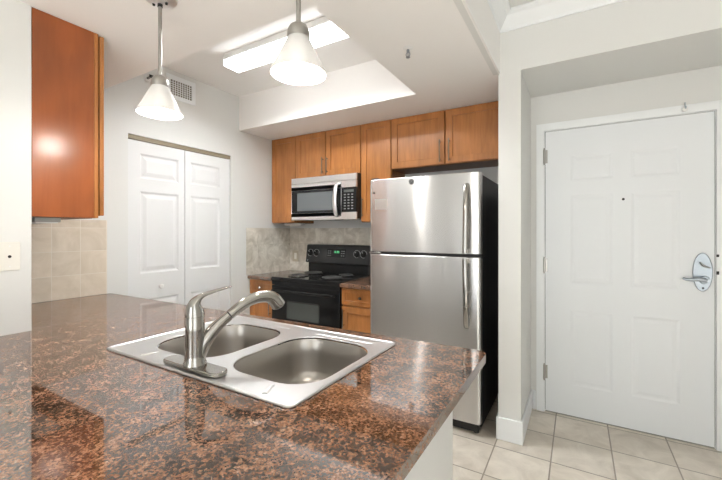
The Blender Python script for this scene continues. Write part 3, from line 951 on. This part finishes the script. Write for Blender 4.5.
for (a0, a1, b0, b1) in Bs:
    bm = BM()
    rings = []
    levels = [(-0.004, 0.0042), (0.002, -0.002), (0.006, -0.010), (0.012, -0.06), (0.020, -0.125), (0.030, -0.150), (0.052, -0.165), (0.09, -0.170)]
    for ins, dz in levels:
        rr_ = max(RC - ins, 0.02)
        rings.append([bm.verts.new((x, y, CT + dz)) for x, y in rrect(a0 + ins, a1 - ins, b0 + ins, b1 - ins, rr_, 8)])
    cx_, cy_ = (a0 + a1) / 2, (b0 + b1) / 2
    n = len(rings[0])
    for A, B in zip(rings[1:], rings[2:]):
        for i in range(n):
            j = (i + 1) % n
            bm.faces.new((A[i], A[j], B[j], B[i]))
    for v in rings[0]: bm.verts.remove(v)
    dr = []
    for i in range(n):
        v = rings[-1][i].co
        d = Vector((v.x - cx_, v.y - cy_, 0)).normalized() * 0.045
        dr.append(bm.verts.new((cx_ + d.x, cy_ + d.y, CT - .173)))
    for i in range(n):
        j = (i + 1) % n
        bm.faces.new((rings[-1][i], rings[-1][j], dr[j], dr[i]))
    b = link('basin', bm, M['basin'], t, smooth=True)
    bm = BM(); add_lathe(bm, [(0.047, 0.0), (0.043, 0.003), (0.036, -.004), (0.034, -.012), (0.0005, -.013)], (cx_, cy_, CT - .172), 28)
    link('drain', bm, M['chrome'], b, smooth=True)

# ------------------------------------------------------------------ faucet
FX, FY, FZ = -1.028, 0.715, CT + .0062
dirv = Vector((0.359, 0.933, 0)).normalized()
t = thing('faucet', 'brushed nickel single-handle pull-out faucet on the sink ledge', 'faucet', (FX, FY, FZ))
bm = BM()
pl = rrect(FX - .150, FX + .125, FY - .024, FY + .036, (0.028, 0.028, 0.028, 0.028), 8)
add_plate(bm, pl, [], XY, FZ, FZ + .013)
link('base_plate', bm, M['nickel'], t, bevel=0.004, seg=3)
prof = [(0.0345, 0.0132), (0.0345, 0.020), (0.031, 0.026), (0.029, 0.045), (0.0285, 0.120), (0.0285, 0.163), (0.0275, 0.165)]
link('body', lathe(prof, (FX, FY, FZ), 32, caps=True), M['nickel'], t, smooth=True)
def fp(s, z):
    return (FX + dirv.x * s, FY + dirv.y * s, FZ + z)
# handle: domed cap sweeping up into a thin blade
hp = smooth_path([(*fp(0.0, .1655), .0283, 1.0), (*fp(-0.001, .180), .0268, 1.0), (*fp(-0.002, .197), .0215, 1.1), (*fp(0.004, .213), .0145, 1.4), (*fp(0.023, .228), .0078, 2.0), (*fp(0.066, .239), .0048, 2.7), (*fp(0.112, .248), .0028, 3.4)], 6)
link('handle', tube(hp, [p[3] for p in hp], 20, [p[4] for p in hp], up=(dirv.y, -dirv.x, 0)), M['nickel'], t, smooth=True)
sp = smooth_path([(*fp(0.006, .040), .0255), (*fp(0.030, .082), .0230), (*fp(0.066, .122), .0190), (*fp(0.105, .152), .0168)], 6)
link('spout', tube(sp, [p[3] for p in sp], 20), M['nickel'], t, smooth=True)
sp = smooth_path([(*fp(0.108, .1538), .0168), (*fp(0.148, .180), .0178), (*fp(0.195, .199), .0192), (*fp(0.236, .201), .0212), (*fp(0.262, .190), .0238), (*fp(0.279, .169), .0255), (*fp(0.283, .163), .0245)], 6)
sh = link('spray_head', tube(sp, [p[3] for p in sp], 22), M['nickel'], t, smooth=True)
sp = [fp(0.1045, .1517), fp(0.1085, .1541)]
link('joint_ring', tube(sp, 0.0150, 20), M['black_plastic'], t)
# mount skirt of the spout outlet
e0, e1 = Vector(fp(0.2825, .1638)), Vector(fp(0.2852, .1592))
link('aerator', cyl(e0, e1, 0.0185, n=20), M['grey_plastic'], sh)

# ------------------------------------------------------------------ pendants
def pendant(x, y, label):
    t = thing('pendant_light', label, 'light', (x, y, ZS), 'pendant lights over the peninsula')
    zb = 1.806
    link('canopy', lathe([(0.0005, -.028), (0.012, -.028), (0.030, -.024), (0.060, -.012), (0.066, -.004), (0.066, -.0005)], (x, y, ZS), 40), M['steel_plain'], t, smooth=True)
    for k in (-1, 1):
        link('canopy_screw', lathe([(0.0005, -.033), (0.005, -.031), (0.006, -.025), (0.006, -.018)], (x + .026 * k, y + .012 * k, ZS), 12), M['black_plastic'], t, smooth=True)
    link('swivel', cyl((x, y, ZS - .040), (x, y, ZS - .0282), 0.010, n=16), M['black_plastic'], t, smooth=True)
    link('rod', cyl((x, y, 1.955), (x, y, ZS - .0402), 0.0075, n=16), M['nickel_lamp'], t, smooth=True)
    link('socket_cap', lathe([(0.0085, 1.968), (0.018, 1.966), (0.028, 1.958), (0.0345, 1.944), (0.036, 1.930), (0.035, 1.921), (0.031, 1.921)], (x, y, 0), 32), M['nickel_lamp'], t, smooth=True)
    link('shade', lathe([(0.026, 1.930), (0.031, 1.927), (0.054, 1.880), (0.0885, 1.808), (0.0890, 1.806), (0.0870, 1.806), (0.052, 1.879), (0.029, 1.925), (0.025, 1.928)], (x, y, 0), 48, closed=True), M['shade'], t, smooth=True)
    b = link('bulb', lathe([(0.0005, 1.820), (0.012, 1.8225), (0.023, 1.831), (0.028, 1.844), (0.026, 1.860), (0.017, 1.882), (0.0135, 1.905), (0.0005, 1.920)], (x, y, 0), 24), M['bulb'], t, smooth=True)
    lamp = bpy.data.lights.new('pendant_lamp', 'POINT'); lamp.energy = 3.6; lamp.color = (1.0, 0.94, 0.87); lamp.shadow_soft_size = 0.02
    lo = bpy.data.objects.new('pendant_lamp', lamp); COL.objects.link(lo); lo.parent = t; lo.location = (0, 0, 1.80 - ZS)
pendant(-1.526, 0.897, 'left pendant lamp with frosted cone shade, its ceiling canopy in view')
pendant(-0.764, 0.897, 'right pendant lamp with frosted cone shade, in front of the fluorescent fixture')

# ------------------------------------------------------------------ fluorescent fixture in the tray
t = thing('fluorescent_light', 'long lit fluorescent wrap fixture inside the raised ceiling tray', 'light', (-1.755, 1.887, ZT))
bm = BM(); add_box(bm, -2.265, -1.245, 1.809, 1.965, 2.586, ZT - .0005)
link('housing', bm, M['white_plastic'], t, bevel=0.003)
bm = BM()
pr = [(1.8185, 2.549), (1.8185, 2.545), (1.824, 2.543), (1.950, 2.543), (1.9555, 2.545), (1.9555, 2.549)]
add_plate(bm, pr, [], YZ, -2.2575, -1.2525)
link('diffuser', bm, M['tube'], t)
bm = BM(); add_plate(bm, rect(-2.262, -1.248, 1.814, 1.960), [rect(-2.258, -1.252, 1.818, 1.956)], XY, 2.548, 2.5855)
link('side_lens', bm, M['tube_side'], t)
for (a, b) in ((-2.2695, -2.2652), (-1.2448, -1.2405)):
    bm = BM(); add_plate(bm, [(1.810, 2.600), (1.812, 2.546), (1.820, 2.541), (1.954, 2.541), (1.962, 2.546), (1.964, 2.600)], [], YZ, a, b)
    link('end_cap', bm, M['white_plastic'], t)

fl = area('fluorescent_lamp', (0, 0, 2.538 - ZT), (0, 0, 0), 1.0, 0.13, 17, (0.95, 0.985, 1.0))
fl.data.spread = math.radians(152)
fl.parent = t

# ------------------------------------------------------------------ wall vent
t = thing('air_vent', 'white return air vent with a grid, high on the closet wall', 'vent', (XL, 1.86, 2.49))
v0, v1, h0, h1 = 1.722, 1.985, 2.395, 2.590
bm = BM(); add_plate(bm, rect(v0, v1, h0, h1), [rect(v0 + .038, v1 - .035, h0 + .035, h1 - .038)], YZ, XL + .0005, XL + .010)
link('frame', bm, M['trim'], t, bevel=0.003)
link('duct', box(XL + .0006, XL + .002, v0 + .0385, v1 - .0355, h0 + .0355, h1 - .0385), M['duct'], t)
bm = BM()
for i in range(1, 9):
    yy = v0 + .038 + (v1 - v0 - .073) * i / 9
    add_box(bm, XL + .0045, XL + .008, yy - .0028, yy + .0028, h0 + .0352, h1 - .0382)
link('louver', bm, M['trim'], t)
bm = BM()
for i in range(1, 7):
    zz = h0 + .035 + (h1 - h0 - .073) * i / 7
    add_box(bm, XL + .0022, XL + .0044, v0 + .0385, v1 - .0355, zz - .0022, zz + .0022)
link('cross_bar', bm, M['trim'], t)

# sprinklers
t = thing('sprinkler_head', 'small chrome sprinkler head under the low ceiling, in front of the wall cabinets', 'sprinkler', (-0.788, 1.826, ZS))
x, y = -0.788, 1.826
link('escutcheon', lathe([(0.028, -.0005), (0.028, -.003), (0.020, -.007), (0.010, -.008)], (x, y, ZS), 28), M['white_plastic'], t, smooth=True)
bm = cyl((x, y, ZS - .010), (x, y, ZS - .026), 0.008, n=14)
for k in (-1, 1):
    add_tube(bm, smooth_path([(x +   .006 * k, y, ZS - .024), (x + .011 * k, y, ZS - .036), (x + .004 * k, y, ZS - .050)], 5), 0.0026, 8)
add_cyl(bm, (x, y, ZS - .026), (x, y, ZS - .048), 0.003, n=10)
link('frame', bm, M['chrome'], t, smooth=True)
bm = cyl((x, y, ZS - .049), (x, y, ZS - .052), 0.011, 0.012, n=20)
link('deflector', bm, M['chrome'], t)
t = thing('sprinkler_head', 'small sidewall sprinkler head on the closet wall, left of the air vent', 'sprinkler', (XL, 1.575, 2.49))
y, z = 1.575, 2.488
link('escutcheon', lathe([(0.030, .0005), (0.030, .004), (0.024, .010), (0.010, .011)], (XL, y, z), 24, 'x'), M['white_plastic'], t, smooth=True)
bm = cyl((XL + .010, y, z), (XL + .030, y, z), 0.009, n=14)
add_tube(bm, [(XL + .028, y - .006, z), (XL + .050, y - .010, z), (XL + .060, y, z)], 0.003, 8)
add_tube(bm, [(XL + .028, y + .006, z), (XL + .050, y + .010, z), (XL + .060, y, z)], 0.003, 8)
link('frame', bm, M['grey_plastic'], t, smooth=True)
link('deflector', box(XL + .058, XL + .061, y - .016, y + .016, z - .006, z + .014), M['dark'], t)

# ------------------------------------------------------------------ plates
t = thing('wall_jack', 'white phone jack plate on the wall end at far left', 'outlet', (WX, 0.56, 1.19))
bm = BM(); add_plate(bm, rrect(0.530, 0.602, 1.140, 1.262, .004, 2), [], YZ, WX + .0006, WX + .006)
pl = link('cover_plate', bm, M['plate'], t, bevel=0.002)
link('jack', cyl((WX + .0062, 0.567, 1.200), (WX + .0075, 0.567, 1.200), 0.006, n=14), M['dark'], pl)
for zz in (1.158, 1.244):
    link('screw', cyl((WX + .0061, 0.567, zz), (WX + .0070, 0.567, zz), 0.003, n=10), M['white_plastic'], pl)
t = thing('light_switch', 'beige rocker switch plate on the backsplash left of the range backguard', 'switch', (-2.755, YB - .011, 1.03))
bm = BM(); add_plate(bm, rrect(-2.800, -2.715, 0.970, 1.095, .004, 2), [rect(-2.775, -2.740, 0.998, 1.067)], XZ, YB - .0175, YB - .0115)
link('cover_plate', bm, M['plate_beige'], t, bevel=0.002)
link('rocker', box(-2.7735, -2.7415, YB - .0185, YB - .0118, 0.9995, 1.0655), M['plate'], t, bevel=0.001, seg=1)

# small hook on top of the entry casing
t = thing('wall_hook', 'small clear and chrome hook stuck on top of the white door casing', 'hook', (0.569, DY - .017, 2.06))
link('backplate', lathe([(0.0005, -.008), (0.012, -.008), (0.016, -.004), (0.016, -.0004)], (0.569, DY - .0162, 2.060), 24, 'y'), M['white_plastic'], t, smooth=True)
link('hook', tube(smooth_path([(0.569, DY - .026, 2.100), (0.569, DY - .028, 2.080), (0.569, DY - .034, 2.066), (0.569, DY - .046, 2.060), (0.569, DY - .050, 2.072)], 5), 0.0035, 8), M['chrome'], t, smooth=True)
